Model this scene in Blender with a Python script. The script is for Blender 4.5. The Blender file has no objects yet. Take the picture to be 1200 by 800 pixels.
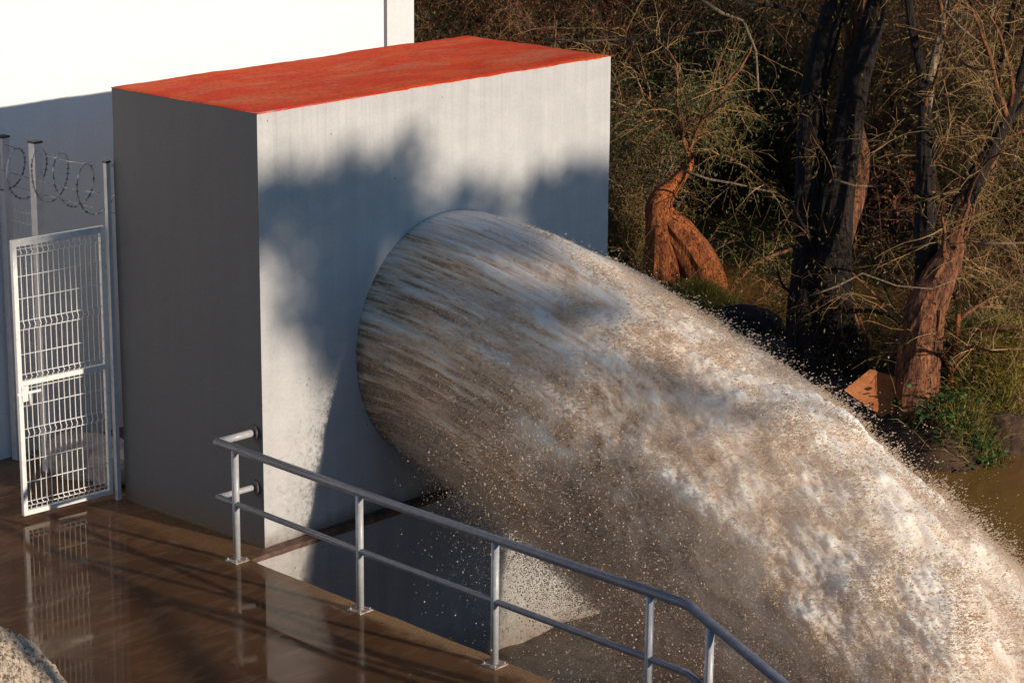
import bpy, bmesh, math, random
import numpy as np
from mathutils import Vector, Matrix
random.seed(7)
RNG = np.random.default_rng(11)
S = bpy.context.scene
COL = S.collection
rad = math.radians

# ------------------------------------------------------------------ camera
cam_d = bpy.data.cameras.new("camera"); cam = bpy.data.objects.new("camera", cam_d); COL.objects.link(cam)
cam_d.sensor_width = 36.0; cam_d.lens = 85.292; cam_d.clip_start = 0.1; cam_d.clip_end = 2000
r_ = Vector((0.671, -0.741, 0.009)); d_ = Vector((0.717, 0.646, -0.262)).normalized()
r_ = (r_ - d_ * r_.dot(d_)).normalized(); u_ = r_.cross(d_)
M = Matrix((r_, u_, -d_)).transposed().to_4x4(); M.translation = (-13.237, -14.772, 7.224)
cam.matrix_world = M
S.camera = cam

# ------------------------------------------------------------------ light
TO_SUN = Vector((0.168, -1.0, 0.229)).normalized()
w = bpy.data.worlds.new("World"); S.world = w; w.use_nodes = True
nt = w.node_tree; nt.nodes.clear()
sky = nt.nodes.new("ShaderNodeTexSky"); sky.sky_type = 'NISHITA'; sky.sun_disc = False
sky.sun_elevation = math.asin(TO_SUN.z); sky.sun_rotation = math.atan2(TO_SUN.x, TO_SUN.y)
sky.air_density = 1.0; sky.dust_density = 0.15; sky.ozone_density = 5.0
bg = nt.nodes.new("ShaderNodeBackground"); bg.inputs[1].default_value = 0.088
wo = nt.nodes.new("ShaderNodeOutputWorld")
tint = nt.nodes.new("ShaderNodeMix"); tint.data_type = 'RGBA'; tint.blend_type = 'MULTIPLY'
tint.inputs[0].default_value = 1.0; tint.inputs[7].default_value = (.90, 1.05, 1.10, 1)
nt.links.new(sky.outputs[0], tint.inputs[6]); nt.links.new(tint.outputs[2], bg.inputs[0]); nt.links.new(bg.outputs[0], wo.inputs[0])
sl = bpy.data.lights.new("sun", 'SUN'); sl.energy = 4.6; sl.angle = rad(0.8); sl.color = (1.0, 0.87, 0.72)
so = bpy.data.objects.new("sun", sl); COL.objects.link(so)
so.rotation_euler = TO_SUN.to_track_quat('Z', 'Y').to_euler()
S.view_settings.view_transform = 'Standard'; S.view_settings.look = 'None'
S.view_settings.exposure = 0.0; S.view_settings.gamma = 1.0
S.cycles.max_bounces = 8; S.cycles.volume_bounces = 6; S.cycles.diffuse_bounces = 4; S.cycles.glossy_bounces = 3
S.cycles.transmission_bounces = 3; S.cycles.caustics_reflective = False; S.cycles.caustics_refractive = False

# ------------------------------------------------------------------ materials
class NT:
    def __init__(s, name):
        s.m = bpy.data.materials.new(name); s.m.use_nodes = True
        s.t = s.m.node_tree; s.b = s.t.nodes["Principled BSDF"]; s._c = {}
    def n(s, t, **k):
        x = s.t.nodes.new(t)
        for a, v in k.items(): setattr(x, a, v)
        return x
    def l(s, a, b): s.t.links.new(a, b)
    def coord(s, kind='Object', scale=(1, 1, 1)):
        tc = s.n("ShaderNodeTexCoord"); mp = s.n("ShaderNodeMapping"); mp.inputs['Scale'].default_value = scale
        s.l(tc.outputs[kind], mp.inputs[0]); return mp.outputs[0]
    def geo(s, scale=(1, 1, 1)):
        g = s.n("ShaderNodeNewGeometry"); mp = s.n("ShaderNodeMapping"); mp.inputs['Scale'].default_value = scale
        s.l(g.outputs['Position'], mp.inputs[0]); return mp.outputs[0]
    def noise(s, vec, scale, det=6, rough=.55, dist=0.0):
        x = s.n("ShaderNodeTexNoise"); x.inputs['Scale'].default_value = scale
        x.inputs['Detail'].default_value = det; x.inputs['Roughness'].default_value = rough
        x.inputs['Distortion'].default_value = dist
        s.l(vec, x.inputs['Vector']); return x.outputs[0]
    def ramp(s, fac, stops, interp='LINEAR'):
        x = s.n("ShaderNodeValToRGB"); cr = x.color_ramp; cr.interpolation = interp
        while len(cr.elements) < len(stops): cr.elements.new(.5)
        for e, (p, c) in zip(cr.elements, stops):
            e.position = p; e.color = (c, c, c, 1) if isinstance(c, (int, float)) else (*c, 1)
        s.l(fac, x.inputs[0]); return x.outputs[0]
    def mix(s, f, a, b, mode='MIX'):
        x = s.n("ShaderNodeMix", data_type='RGBA', blend_type=mode)
        for i, v in ((0, f), (6, a), (7, b)):
            if isinstance(v, (int, float)): x.inputs[i].default_value = v if i == 0 else (v, v, v, 1)
            elif isinstance(v, tuple): x.inputs[i].default_value = (*v, 1)
            else: s.l(v, x.inputs[i])
        return x.outputs[2]
    def math(s, op, a, b=0.0, c=0.0):
        x = s.n("ShaderNodeMath", operation=op)
        for i, v in ((0, a), (1, b), (2, c)):
            if isinstance(v, (int, float)): x.inputs[i].default_value = v
            else: s.l(v, x.inputs[i])
        return x.outputs[0]
    def bump(s, h, strength=.3, dist=.01):
        x = s.n("ShaderNodeBump"); x.inputs['Strength'].default_value = strength; x.inputs['Distance'].default_value = dist
        s.l(h, x.inputs['Height']); s.l(x.outputs[0], s.b.inputs['Normal']); return x
    def set(s, **k):
        for a, v in k.items():
            i = s.b.inputs[a.replace('_', ' ')]
            if isinstance(v, (int, float)): i.default_value = v
            elif isinstance(v, tuple): i.default_value = (*v, 1)
            else: s.l(v, i)
        return s

def concrete(name, base, streak=.10, seed=0.0, spots=True, rough=.8, dirt=(.16, .11, .07), low=-9.0, low_h=.5):
    m = NT(name); p = m.geo()
    big = m.noise(p, .9, 5, .6, .4)
    st = m.noise(m.geo((7, 7, .35)), 1.0, 5, .6)
    fine = m.noise(p, 38, 5, .65)
    f = m.ramp(big, [(.3, 1 - streak), (.7, 1.0)])
    g = m.ramp(st, [(.32, 1 - streak), (.62, 1.0)])
    h = m.ramp(fine, [(.25, .9), (.7, 1.04)])
    c = m.mix(1.0, m.mix(1.0, m.mix(1.0, base, f, 'MULTIPLY'), g, 'MULTIPLY'), h, 'MULTIPLY')
    if spots and base[0] > .5:                                   # rain runs below the top edge, trowel patches, hairline scratches
        sz = m.n("ShaderNodeSeparateXYZ"); g2 = m.n("ShaderNodeNewGeometry"); m.l(g2.outputs['Position'], sz.inputs[0])
        kz = m.n("ShaderNodeMapRange"); kz.inputs[1].default_value = 2.6; kz.inputs[2].default_value = 3.75; m.l(sz.outputs[2], kz.inputs[0])
        run = m.ramp(m.noise(m.geo((16, 16, .5)), 1.0, 4, .6), [(.48, 0.0), (.62, .20)])
        c = m.mix(m.math('MULTIPLY', run, kz.outputs[0]), c, (.27, .25, .23))
        pat = m.ramp(m.noise(m.geo((1.2, 1.2, 2.2)), 1.6, 4, .6, .8), [(.45, 1.0), (.62, 1.07)])
        c = m.mix(1.0, c, pat, 'MULTIPLY')
        sc = m.ramp(m.noise(m.geo((1.0, 1.0, 9.0)), 3.0, 2, .5, 3.0), [(.494, 0.0), (.5, .35), (.506, 0.0)])
        c = m.mix(m.math('MULTIPLY', sc, m.ramp(m.noise(p, 1.1, 2), [(.55, 0.0), (.62, 1.0)])), c, (.22, .21, .2))
    if spots:
        v = m.n("ShaderNodeTexVoronoi"); v.inputs['Scale'].default_value = 5.5; m.l(p, v.inputs['Vector'])
        sp = m.ramp(v.outputs['Distance'], [(.03, 1.0), (.06, 0.0)])
        gate = m.ramp(m.noise(p, 2.3, 3), [(.46, 0.0), (.54, .85)])
        c = m.mix(m.math('MULTIPLY', sp, gate), c, (.09, .08, .08))
    if low > -5:
        sx = m.n("ShaderNodeSeparateXYZ"); gg = m.n("ShaderNodeNewGeometry"); m.l(gg.outputs['Position'], sx.inputs[0])
        hh = m.math('ADD', sx.outputs[2], m.math('MULTIPLY', m.math('SUBTRACT', m.noise(p, 5, 5), .5), low_h * 1.6))
        k = m.n("ShaderNodeMapRange"); k.inputs[1].default_value = low; k.inputs[2].default_value = low + low_h
        k.inputs[3].default_value = .75; k.inputs[4].default_value = 0.0; m.l(hh, k.inputs[0])
        c = m.mix(k.outputs[0], c, dirt)
    m.set(Base_Color=c, Roughness=rough)
    m.bump(m.math('ADD', m.math('MULTIPLY', fine, .25), m.noise(p, 9, 6, .6)), .35, .012)
    return m.m

MAT = {}
MAT['block_side_shaded'] = concrete('painted_concrete_grey_in_shade', (.135, .135, .142), .05, low=0.0, low_h=.25)  # same grey paint as the front; the left face's shade is in its colour
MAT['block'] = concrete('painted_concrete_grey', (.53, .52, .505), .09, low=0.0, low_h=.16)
MAT['lower'] = concrete('concrete_lower', (.44, .415, .38), .16, low=-1.8, low_h=.5)
MAT['white'] = concrete('white_render', (.84, .83, .81), .03, spots=False)
MAT['white2'] = concrete('white_render_pilaster', (.74, .70, .69), .05, spots=False)

def red_roof():
    m = NT('red_waterproof_paint'); p = m.geo()
    big = m.noise(m.geo((1, 2.2, 1)), 1.3, 6, .62, .6)
    fine = m.noise(p, 26, 6, .7)
    c = m.mix(m.ramp(big, [(.4, 0.0), (.66, 1.0)]), (.80, .050, .006), (.84, .12, .022))
    dust = m.ramp(m.noise(m.geo((.8, 2.6, 1)), 1.1, 5, .7, .5), [(.52, 0.0), (.70, .6)])
    c = m.mix(dust, c, (.62, .30, .16))
    c = m.mix(m.ramp(fine, [(.3, .7), (.5, 0.0)]), c, (.2, .03, .015))
    m.set(Base_Color=c, Roughness=.85, Specular_IOR_Level=.2); m.bump(m.math('ADD', fine, m.noise(p, 7, 5)), .5, .015)
    return m.m
MAT['red'] = red_roof()

def wet_floor():
    m = NT('wet_concrete_floor'); p = m.geo()
    big = m.noise(p, .75, 6, .6, .5); mid = m.noise(p, 4.5, 6, .65, .3); fine = m.noise(p, 70, 6, .75)
    c = m.mix(m.ramp(big, [(.35, 0.0), (.65, 1.0)]), (.110, .052, .023), (.070, .035, .018))
    silt = m.ramp(m.noise(m.geo((1.0, 3.0, 1)), 1.5, 6, .62, 1.2), [(.5, 0.0), (.72, .6)])
    c = m.mix(silt, c, (.19, .115, .065))
    # dry, rough strip along the drop (x rises to the edge)
    sx = m.n("ShaderNodeSeparateXYZ"); gg = m.n("ShaderNodeNewGeometry"); m.l(gg.outputs['Position'], sx.inputs[0])
    e = m.math('ADD', m.math('ADD', sx.outputs[0], m.math('MULTIPLY', sx.outputs[1], -.055)),
               m.math('MULTIPLY', m.math('SUBTRACT', mid, .5), .34))
    k = m.n("ShaderNodeMapRange"); k.inputs[1].default_value = -.50; k.inputs[2].default_value = -.34; m.l(e, k.inputs[0])
    ky = m.n("ShaderNodeMapRange"); ky.inputs[1].default_value = -.7; ky.inputs[2].default_value = -1.4; m.l(sx.outputs[1], ky.inputs[0])
    dry = m.math('MULTIPLY', k.outputs[0], ky.outputs[0])
    near = m.math('MULTIPLY', k.outputs[0], .35)
    dry = m.math('MAXIMUM', dry, near)
    grain = m.mix(m.ramp(fine, [(.35, 0.0), (.62, 1.0)]), (.10, .045, .02), (.46, .28, .14))
    c = m.mix(dry, c, grain)
    patch = m.ramp(m.noise(p, 1.9, 5, .6, .5), [(.50, 0.0), (.66, .13)])
    ro = m.mix(dry, m.math('ADD', m.ramp(mid, [(.4, .03), (.75, .09)]), patch), .62)
    m.set(Base_Color=c, Roughness=ro, Specular_IOR_Level=.5, IOR=1.27)
    hb = m.mix(dry, m.math('MULTIPLY', m.math('SUBTRACT', m.noise(p, 3.2, 3, .5, .4), .5), .004), m.math('MULTIPLY', m.math('SUBTRACT', fine, .5), 1.6))
    m.bump(hb, .5, .012)
    return m.m
MAT['floor'] = wet_floor()

def simple(name, a, b, scale=8, rough=.7, bump=.3, bd=.01, metal=0.0, stretch=(1, 1, 1), lo=.35, hi=.65, kind='geo'):
    m = NT(name); p = m.geo(stretch) if kind == 'geo' else m.coord('Object', stretch)
    n = m.noise(p, scale, 6, .62)
    m.set(Base_Color=m.ramp(n, [(lo, a), (hi, b)]), Roughness=rough, Metallic=metal)
    if bump: m.bump(n, bump, bd)
    return m.m
MAT['ledge'] = simple('ledge_stain', (.06, .028, .02), (.18, .10, .075), 9, .6)
MAT['apron'] = simple('wet_apron', (.035, .022, .014), (.10, .062, .04), 6, .22, .8, .05)
MAT['steel'] = simple('grey_painted_steel', (.36, .36, .36), (.46, .46, .46), 20, .38, .1, .002)
MAT['rail'] = simple('grey_painted_steel_in_shade', (.13, .14, .17), (.19, .20, .235), 20, .35, .1, .002)  # same paint as posts and brackets, darkened for the rails' grazing light
MAT['joint'] = simple('grey_joint', (.25, .22, .22), (.35, .32, .31), 10, .7, 0)
MAT['rust_plate'] = simple('rusty_plate', (.20, .09, .045), (.5, .45, .40), 22, .6, .3, .004)
MAT['flange'] = simple('dark_flange', (.04, .035, .035), (.12, .10, .09), 22, .6, .3, .004)
MAT['gate'] = simple('white_gate_paint', (.62, .58, .53), (.80, .78, .74), 26, .5, .2, .003, lo=.3, hi=.5)
MAT['wire'] = simple('galvanised_wire', (.75, .73, .70), (.88, .87, .84), 30, .4, 0)
MAT['fence'] = simple('pale_fence_paint', (.62, .57, .55), (.74, .69, .66), 12, .6, .1, .002)
MAT['razor'] = simple('razor_wire_steel', (.10, .10, .11), (.62, .62, .62), 14, .35, 0, metal=.3, lo=.45, hi=.6)
MAT['cap'] = simple('dark_post_cap', (.02, .02, .02), (.05, .05, .05), 10, .6, 0)
MAT['dirt'] = simple('pale_dirt', (.12, .075, .045), (.58, .47, .34), 26, .9, 1.0, .03, lo=.36, hi=.5)
MAT['rock'] = simple('grey_rubble', (.24, .21, .19), (.40, .36, .33), 7, .85, .8, .03)
MAT['dark'] = simple('dark_recess', (.01, .01, .01), (.02, .02, .02), 7, .9, 0)
MAT['steel_pipe'] = simple('pipe_steel', (.05, .04, .035), (.12, .10, .08), 14, .5, .2, .004)

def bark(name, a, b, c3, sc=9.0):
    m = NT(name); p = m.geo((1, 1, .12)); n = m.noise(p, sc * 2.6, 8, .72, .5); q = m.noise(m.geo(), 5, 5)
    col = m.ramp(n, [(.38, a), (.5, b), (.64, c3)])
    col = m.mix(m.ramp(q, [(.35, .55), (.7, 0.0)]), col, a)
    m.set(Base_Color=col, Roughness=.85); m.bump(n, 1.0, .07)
    return m.m
MAT['bark_orange'] = bark('orange_bark', (.12, .020, .006), (.62, .165, .035), (.85, .33, .09), 13)
MAT['bark_red'] = bark('red_brown_bark', (.03, .010, .005), (.36, .125, .05), (.62, .27, .11), 9)
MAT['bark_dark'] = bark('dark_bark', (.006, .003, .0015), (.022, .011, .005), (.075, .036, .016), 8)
MAT['bark_pale'] = bark('pale_dead_wood', (.18, .12, .07), (.36, .25, .15), (.50, .38, .25), 9)

def twig(name, a, b):
    m = NT(name); n = m.noise(m.geo(), 1.2, 5, .7)
    m.set(Base_Color=m.ramp(n, [(.35, a), (.62, b)]), Roughness=.8); return m.m
MAT['twig_tan'] = twig('tan_twigs', (.10, .05, .018), (.50, .30, .12))
MAT['twig_brown'] = twig('brown_twigs', (.04, .02, .008), (.26, .13, .05))

def leafmat(name, a, b, tr=.35):
    m = NT(name); n = m.noise(m.geo(), 2.5, 4, .7)
    col = m.ramp(n, [(.35, a), (.65, b)])
    m.set(Base_Color=col, Roughness=.6)
    t = m.n("ShaderNodeBsdfTranslucent"); m.l(col, t.inputs[0])
    mx = m.n("ShaderNodeMixShader"); mx.inputs[0].default_value = tr
    m.l(m.b.outputs[0], mx.inputs[1]); m.l(t.outputs[0], mx.inputs[2])
    m.l(mx.outputs[0], m.t.nodes['Material Output'].inputs[0]); return m.m
MAT['leaf_olive'] = leafmat('olive_leaves', (.08, .07, .012), (.28, .20, .04))
MAT['leaf_green'] = leafmat('green_leaves', (.045, .075, .015), (.14, .16, .035))
MAT['leaf_rust'] = leafmat('rusty_leaves', (.18, .035, .015), (.40, .12, .035))
MAT['leaf_dark'] = leafmat('dark_leaves', (.02, .03, .012), (.05, .06, .02), .1)
MAT['grass_y'] = leafmat('yellow_green_grass', (.16, .15, .02), (.48, .37, .08))
MAT['grass_g'] = leafmat('fresh_green_plants', (.04, .10, .02), (.10, .20, .04))
MAT['straw'] = leafmat('dry_straw', (.22, .14, .06), (.45, .32, .15))

def river():
    m = NT('muddy_river'); n = m.noise(m.geo((1, 1, 1)), 2.2, 5, .55, .5)
    m.set(Base_Color=(.26, .13, .035), Roughness=.06); m.bump(n, .25, .05); return m.m
MAT['river'] = river()
def soil():
    m = NT('bank_soil'); p = m.geo(); a = m.noise(p, 3, 7, .65); b = m.noise(p, .12, 4)
    c = m.ramp(a, [(.35, (.03, .014, .007)), (.65, (.10, .052, .026))])
    sx = m.n("ShaderNodeSeparateXYZ"); gg = m.n("ShaderNodeNewGeometry"); m.l(gg.outputs['Position'], sx.inputs[0])
    k = m.n("ShaderNodeMapRange"); k.inputs[1].default_value = .3; k.inputs[2].default_value = 2.5; m.l(sx.outputs[2], k.inputs[0])
    c = m.mix(k.outputs[0], c, m.ramp(a, [(.35, (.20, .13, .06)), (.65, (.34, .24, .12))]))
    m.set(Base_Color=c, Roughness=.95); m.bump(a, .8, .06); return m.m
MAT['soil'] = soil()
MAT['plank'] = simple('orange_rusty_sheet', (.38, .11, .028), (.56, .19, .055), 4, .75, .3, .01)

# water of the jet: muddy water turning to foam; 'foam' is a real per-vertex froth density
def jet():
    m = NT('muddy_foaming_water')
    at = m.n("ShaderNodeAttribute", attribute_name='foam'); f = at.outputs['Fac']
    n = m.noise(m.geo((1, .55, .8)), 42, 6, .8)
    ff = m.math('ADD', f, m.math('MULTIPLY', m.math('SUBTRACT', n, .5), .9))
    col = m.ramp(ff, [(.0, (.32, .19, .10)), (.25, (.64, .43, .26)), (.5, (.82, .645, .48)), (.95, (.95, .86, .755))])
    m.set(Base_Color=col, Roughness=m.ramp(ff, [(.2, .25), (.6, .7)]), Subsurface_Weight=.6, Subsurface_Scale=.10)
    m.b.inputs['Subsurface Radius'].default_value = (1.0, .7, .5)
    t = m.n("ShaderNodeBsdfTranslucent"); m.l(col, t.inputs[0])
    mx = m.n("ShaderNodeMixShader"); mx.inputs[0].default_value = .0
    m.bump(n, .5, .015)
    m.l(m.b.outputs[0], mx.inputs[1]); m.l(t.outputs[0], mx.inputs[2])
    m.l(mx.outputs[0], m.t.nodes['Material Output'].inputs[0]); return m.m
MAT['jet'] = jet()
def drops():
    m = NT('water_droplets')
    oi = m.n("ShaderNodeNewGeometry")
    n = m.noise(m.geo(), 3.0, 3, .6)
    col = m.ramp(n, [(.3, (.84, .69, .53)), (.65, (.95, .86, .75))])
    m.set(Base_Color=col, Roughness=.3)
    t = m.n("ShaderNodeBsdfTranslucent"); m.l(col, t.inputs[0])
    mx = m.n("ShaderNodeMixShader"); mx.inputs[0].default_value = .6
    m.l(m.b.outputs[0], mx.inputs[1]); m.l(t.outputs[0], mx.inputs[2])
    m.l(mx.outputs[0], m.t.nodes['Material Output'].inputs[0]); return m.m
MAT['drops'] = drops()

# ------------------------------------------------------------------ mesh helpers
def link(name, me, mat=None, parent=None):
    o = bpy.data.objects.new(name, me); COL.objects.link(o)
    if mat is not None: me.materials.append(mat)
    if parent is not None: o.parent = parent
    return o
def np_mesh(name, V, F, smooth=False):
    me = bpy.data.meshes.new(name); V = np.asarray(V, np.float32); F = np.asarray(F, np.int32)
    k = F.shape[1]
    me.vertices.add(len(V)); me.vertices.foreach_set('co', V.ravel())
    me.loops.add(F.size); me.loops.foreach_set('vertex_index', F.ravel())
    me.polygons.add(len(F)); me.polygons.foreach_set('loop_start', np.arange(0, F.size, k, dtype=np.int32))
    me.polygons.foreach_set('loop_total', np.full(len(F), k, np.int32))
    me.polygons.foreach_set('use_smooth', np.full(len(F), bool(smooth)))
    me.update(calc_edges=True); return me
def tube_arrays(P, R, sides=5, cap=False):
    """P (N,K,3) polylines, R (N,K) radii -> verts, quad faces"""
    P = np.asarray(P, float); R = np.asarray(R, float); N, K, _ = P.shape
    T = np.gradient(P, axis=1); T /= np.linalg.norm(T, axis=2, keepdims=True) + 1e-9
    ref = np.where(np.abs(T[:, :1, 2:3]) > .9, np.array([1., 0, 0]), np.array([0, 0, 1.]))
    A = np.cross(T, np.broadcast_to(ref, T.shape)); A /= np.linalg.norm(A, axis=2, keepdims=True) + 1e-9
    B = np.cross(T, A)
    th = np.arange(sides) * 2 * np.pi / sides
    V = P[:, :, None] + R[:, :, None, None] * (np.cos(th)[None, None, :, None] * A[:, :, None] + np.sin(th)[None, None, :, None] * B[:, :, None])
    idx = np.arange(N * K * sides).reshape(N, K, sides)
    a = idx[:, :-1]; b = idx[:, 1:]
    F = np.stack([a, np.roll(a, -1, 2), np.roll(b, -1, 2), b], -1).reshape(-1, 4)
    V = V.reshape(-1, 3)
    if cap:
        ex = []
        for n in range(N):
            for k, fl in ((0, 1), (K - 1, 0)):
                ring = idx[n, k]; c = len(V); V = np.vstack([V, P[n, k]])
                for j in range(sides):
                    q = [ring[j], ring[(j + 1) % sides], c, c]
                    ex.append(q if not fl else [q[1], q[0], c, c])
        return V, F, ex
    return V, F
def tube(name, pts, r, mat, parent=None, sides=12, smooth=True):
    pts = np.array(pts, float)[None]; R = np.full(pts.shape[:2], r) if np.isscalar(r) else np.array(r)[None]
    V, F, ex = tube_arrays(pts, R, sides, True)
    me = bpy.data.meshes.new(name)
    me.from_pydata(V.tolist(), [], F.tolist() + [q[:3] for q in ex]); 
    if smooth: me.polygons.foreach_set('use_smooth', [True] * len(F) + [False] * len(ex))
    me.update(); return link(name, me, mat, parent)
def box(name, lo, hi, mat, parent=None, bevel=0.0, rough=0.0, seed=1, cuts=0):
    bm = bmesh.new(); bmesh.ops.create_cube(bm, size=1)
    for v in bm.verts: v.co = Vector([lo[i] + (v.co[i] + .5) * (hi[i] - lo[i]) for i in range(3)])
    if bevel: bmesh.ops.bevel(bm, geom=bm.edges[:], offset=bevel, segments=2, affect='EDGES', profile=.6)
    me = bpy.data.meshes.new(name); bm.to_mesh(me); bm.free()
    return link(name, me, mat, parent)
def empty(name, loc=(0, 0, 0)):
    o = bpy.data.objects.new(name, None); COL.objects.link(o); o.location = loc; o.empty_display_size = .2; return o
def tag(o, label=None, cat=None, group=None, kind=None):
    if label: o['label'] = label
    if cat: o['category'] = cat
    if group: o['group'] = group
    if kind: o['kind'] = kind
    return o

# lattice value noise
_L = RNG.random((64, 64, 64)).astype(np.float32)
def vnoise(P):
    i = np.floor(P).astype(int); f = P - i; f = f * f * (3 - 2 * f); i &= 63; j = (i + 1) & 63
    x0, y0, z0 = i[..., 0], i[..., 1], i[..., 2]; x1, y1, z1 = j[..., 0], j[..., 1], j[..., 2]
    fx, fy, fz = f[..., 0], f[..., 1], f[..., 2]
    a = _L[x0, y0, z0] * (1 - fx) + _L[x1, y0, z0] * fx; b = _L[x0, y1, z0] * (1 - fx) + _L[x1, y1, z0] * fx
    c = _L[x0, y0, z1] * (1 - fx) + _L[x1, y0, z1] * fx; d = _L[x0, y1, z1] * (1 - fx) + _L[x1, y1, z1] * fx
    return (a * (1 - fy) + b * fy) * (1 - fz) + (c * (1 - fy) + d * fy) * fz
def fbm(P, oct=4, gain=.5):
    s = 0; a = 1; t = 0; P = np.array(P, float)
    for k in range(oct):
        s = s + a * vnoise(P + 17.3 * k); t += a; a *= gain; P = P * 2.03
    return s / t

# ------------------------------------------------------------------ the block, walls and floor
W, D, H = 4.534, 1.886, 3.8
bld = tag(empty('outlet_block'), 'tall grey concrete outlet block with flat red top and muddy water bursting from its face', 'outlet block')
def block_body():
    # slightly uneven hand-plastered box with a round mouth cut in the front
    nx, nz, ny = 96, 84, 40
    V = []; F = []
    def sheet(fn, n, m, nrm):
        base = len(V)
        for a in range(n + 1):
            for b in range(m + 1): V.append(fn(a / n, b / m))
        for a in range(n):
            for b in range(m):
                q = [base + a * (m + 1) + b, base + (a + 1) * (m + 1) + b, base + (a + 1) * (m + 1) + b + 1, base + a * (m + 1) + b + 1]
                F.append(q if nrm > 0 else q[::-1])
    sheet(lambda u, v: (u * W, 0, v * (H - .013)), nx, nz, 1)
    sheet(lambda u, v: (0, u * D, v * (H - .013)), ny, nz, -1)
    sheet(lambda u, v: (W, u * D, v * (H - .013)), ny, nz, 1)
    sheet(lambda u, v: (u * W, D, v * (H - .013)), nx, nz, -1)
    sheet(lambda u, v: (u * W, v * D, H - .012), nx, ny, 1)
    V2 = np.array(V); F2 = np.array(F)
    c = V2[F2].mean(1)
    keep = ~((c[:, 1] < 1e-6) & (np.hypot(c[:, 0] - 2.27, c[:, 2] - 1.47) < 1.08))
    F2 = F2[keep]
    n = (fbm(V2 * 1.7 + 5, 3) - .5) * .022
    cen = np.array([W / 2, D / 2, H / 2]); dd = V2 - cen
    wgt = np.stack([np.sign(dd[:, 0]) * (np.abs(dd[:, 0]) > W / 2 - .001), np.sign(dd[:, 1]) * (np.abs(dd[:, 1]) > D / 2 - .001), np.zeros(len(V2))], 1)
    me = np_mesh('wall', V2 + wgt * n[:, None] * .5, F2, False); return me
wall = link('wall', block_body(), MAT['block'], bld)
wall.data.materials.append(MAT['block_side_shaded'])
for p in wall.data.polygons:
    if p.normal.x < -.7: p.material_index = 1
def red_top():
    nx, ny = 150, 60
    x = np.linspace(-.004, W + .004, nx + 1); y = np.linspace(-.004, D + .004, ny + 1)
    X, Y = np.meshgrid(x, y, indexing='ij')
    Z = H + (fbm(np.stack([X * 2, Y * 2, X * 0], -1), 4) - .5) * .03
    edge = np.minimum.reduce([X + .004, W + .004 - X, Y + .004, D + .004 - Y])
    Z = Z - .012 * np.exp(-edge / .015)
    jit = (fbm(np.stack([X * 9, Y * 9, X * 0 + 3], -1), 3) - .5)
    top = np.stack([X, Y - (Y < 0) * (.006 + .008 * np.abs(jit)), Z], -1).reshape(-1, 3)
    bot = top.copy(); bot[:, 2] = H - .010 - .035 * np.clip(fbm(top * 16, 3) - .5, 0, 1)
    idx = np.arange(len(top)).reshape(nx + 1, ny + 1)
    F = [np.stack([idx[:-1, :-1], idx[1:, :-1], idx[1:, 1:], idx[:-1, 1:]], -1).reshape(-1, 4)]
    o = len(top)
    for e, fl in ((idx[:, 0], 0), (idx[:, -1], 1), (idx[0, :], 1), (idx[-1, :], 0)):
        q = np.stack([e[:-1] + o, e[1:] + o, e[1:], e[:-1]], -1); F.append(q[:, ::-1] if fl else q)
    return np_mesh('red_top', np.vstack([top, bot]), np.vstack(F), False)
link('red_top', red_top(), MAT['red'], bld)
ring = tube('pipe_mouth', [(2.27 + 1.1 * math.cos(t), .02, 1.47 + 1.1 * math.sin(t)) for t in np.linspace(0, 2 * np.pi, 73)], .03, MAT['steel_pipe'], bld, 8)
# inner pipe barrel
th = np.linspace(0, 2 * np.pi, 65); ys = [0.03, D - .05]
V = np.array([(2.27 + 1.1 * math.cos(t), y, 1.47 + 1.1 * math.sin(t)) for y in ys for t in th]); k = len(th)
link('pipe_barrel', np_mesh('pipe_barrel', V, [[i, i + 1, k + i + 1, k + i] for i in range(k - 1)], True), MAT['steel_pipe'], bld)

# retaining wall below the block (its top is the rusty ledge)
lw = tag(empty('retaining_wall'), 'lower concrete wall under the outlet block dropping to the wet apron', 'retaining wall')
def grid_sheet(name, x0, x1, z0, z1, y, mat, parent, nx=80, nz=36, amp=.012):
    X, Z = np.meshgrid(np.linspace(x0, x1, nx + 1), np.linspace(z0, z1, nz + 1), indexing='ij')
    Y = y + (fbm(np.stack([X * 2, Z * 2, X * 0 + 9], -1), 3) - .5) * amp
    idx = np.arange(X.size).reshape(X.shape)
    F = np.stack([idx[:-1, :-1], idx[1:, :-1], idx[1:, 1:], idx[:-1, 1:]], -1).reshape(-1, 4)
    return link(name, np_mesh(name, np.stack([X, Y, Z], -1).reshape(-1, 3), F), mat, parent)
grid_sheet('wall_face', -.9, 5.2, -2.4, -.006, -.098, MAT['lower'], lw)
box('wall_core', (-.9, -.09, -2.4), (5.2, .9, -.03), MAT['lower'], lw)
def ledge():
    x = np.linspace(-.26, 5.2, 110); V = []
    for xx in x:
        e = -.102 - .012 * float(fbm(np.array([[xx * 9, 0, 4.]]), 3)[0])
        V += [(xx, e, -.05), (xx, e, -.004), (xx, -.0, .002 + .006 * float(fbm(np.array([[xx * 6, 2., 4.]]), 2)[0]))]
    F = []
    for i in range(len(x) - 1):
        a = i * 3; F += [[a, a + 3, a + 4, a + 1], [a + 1, a + 4, a + 5, a + 2]]
    return np_mesh('ledge', V, F)
link('ledge', ledge(), MAT['ledge'], lw)

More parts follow.
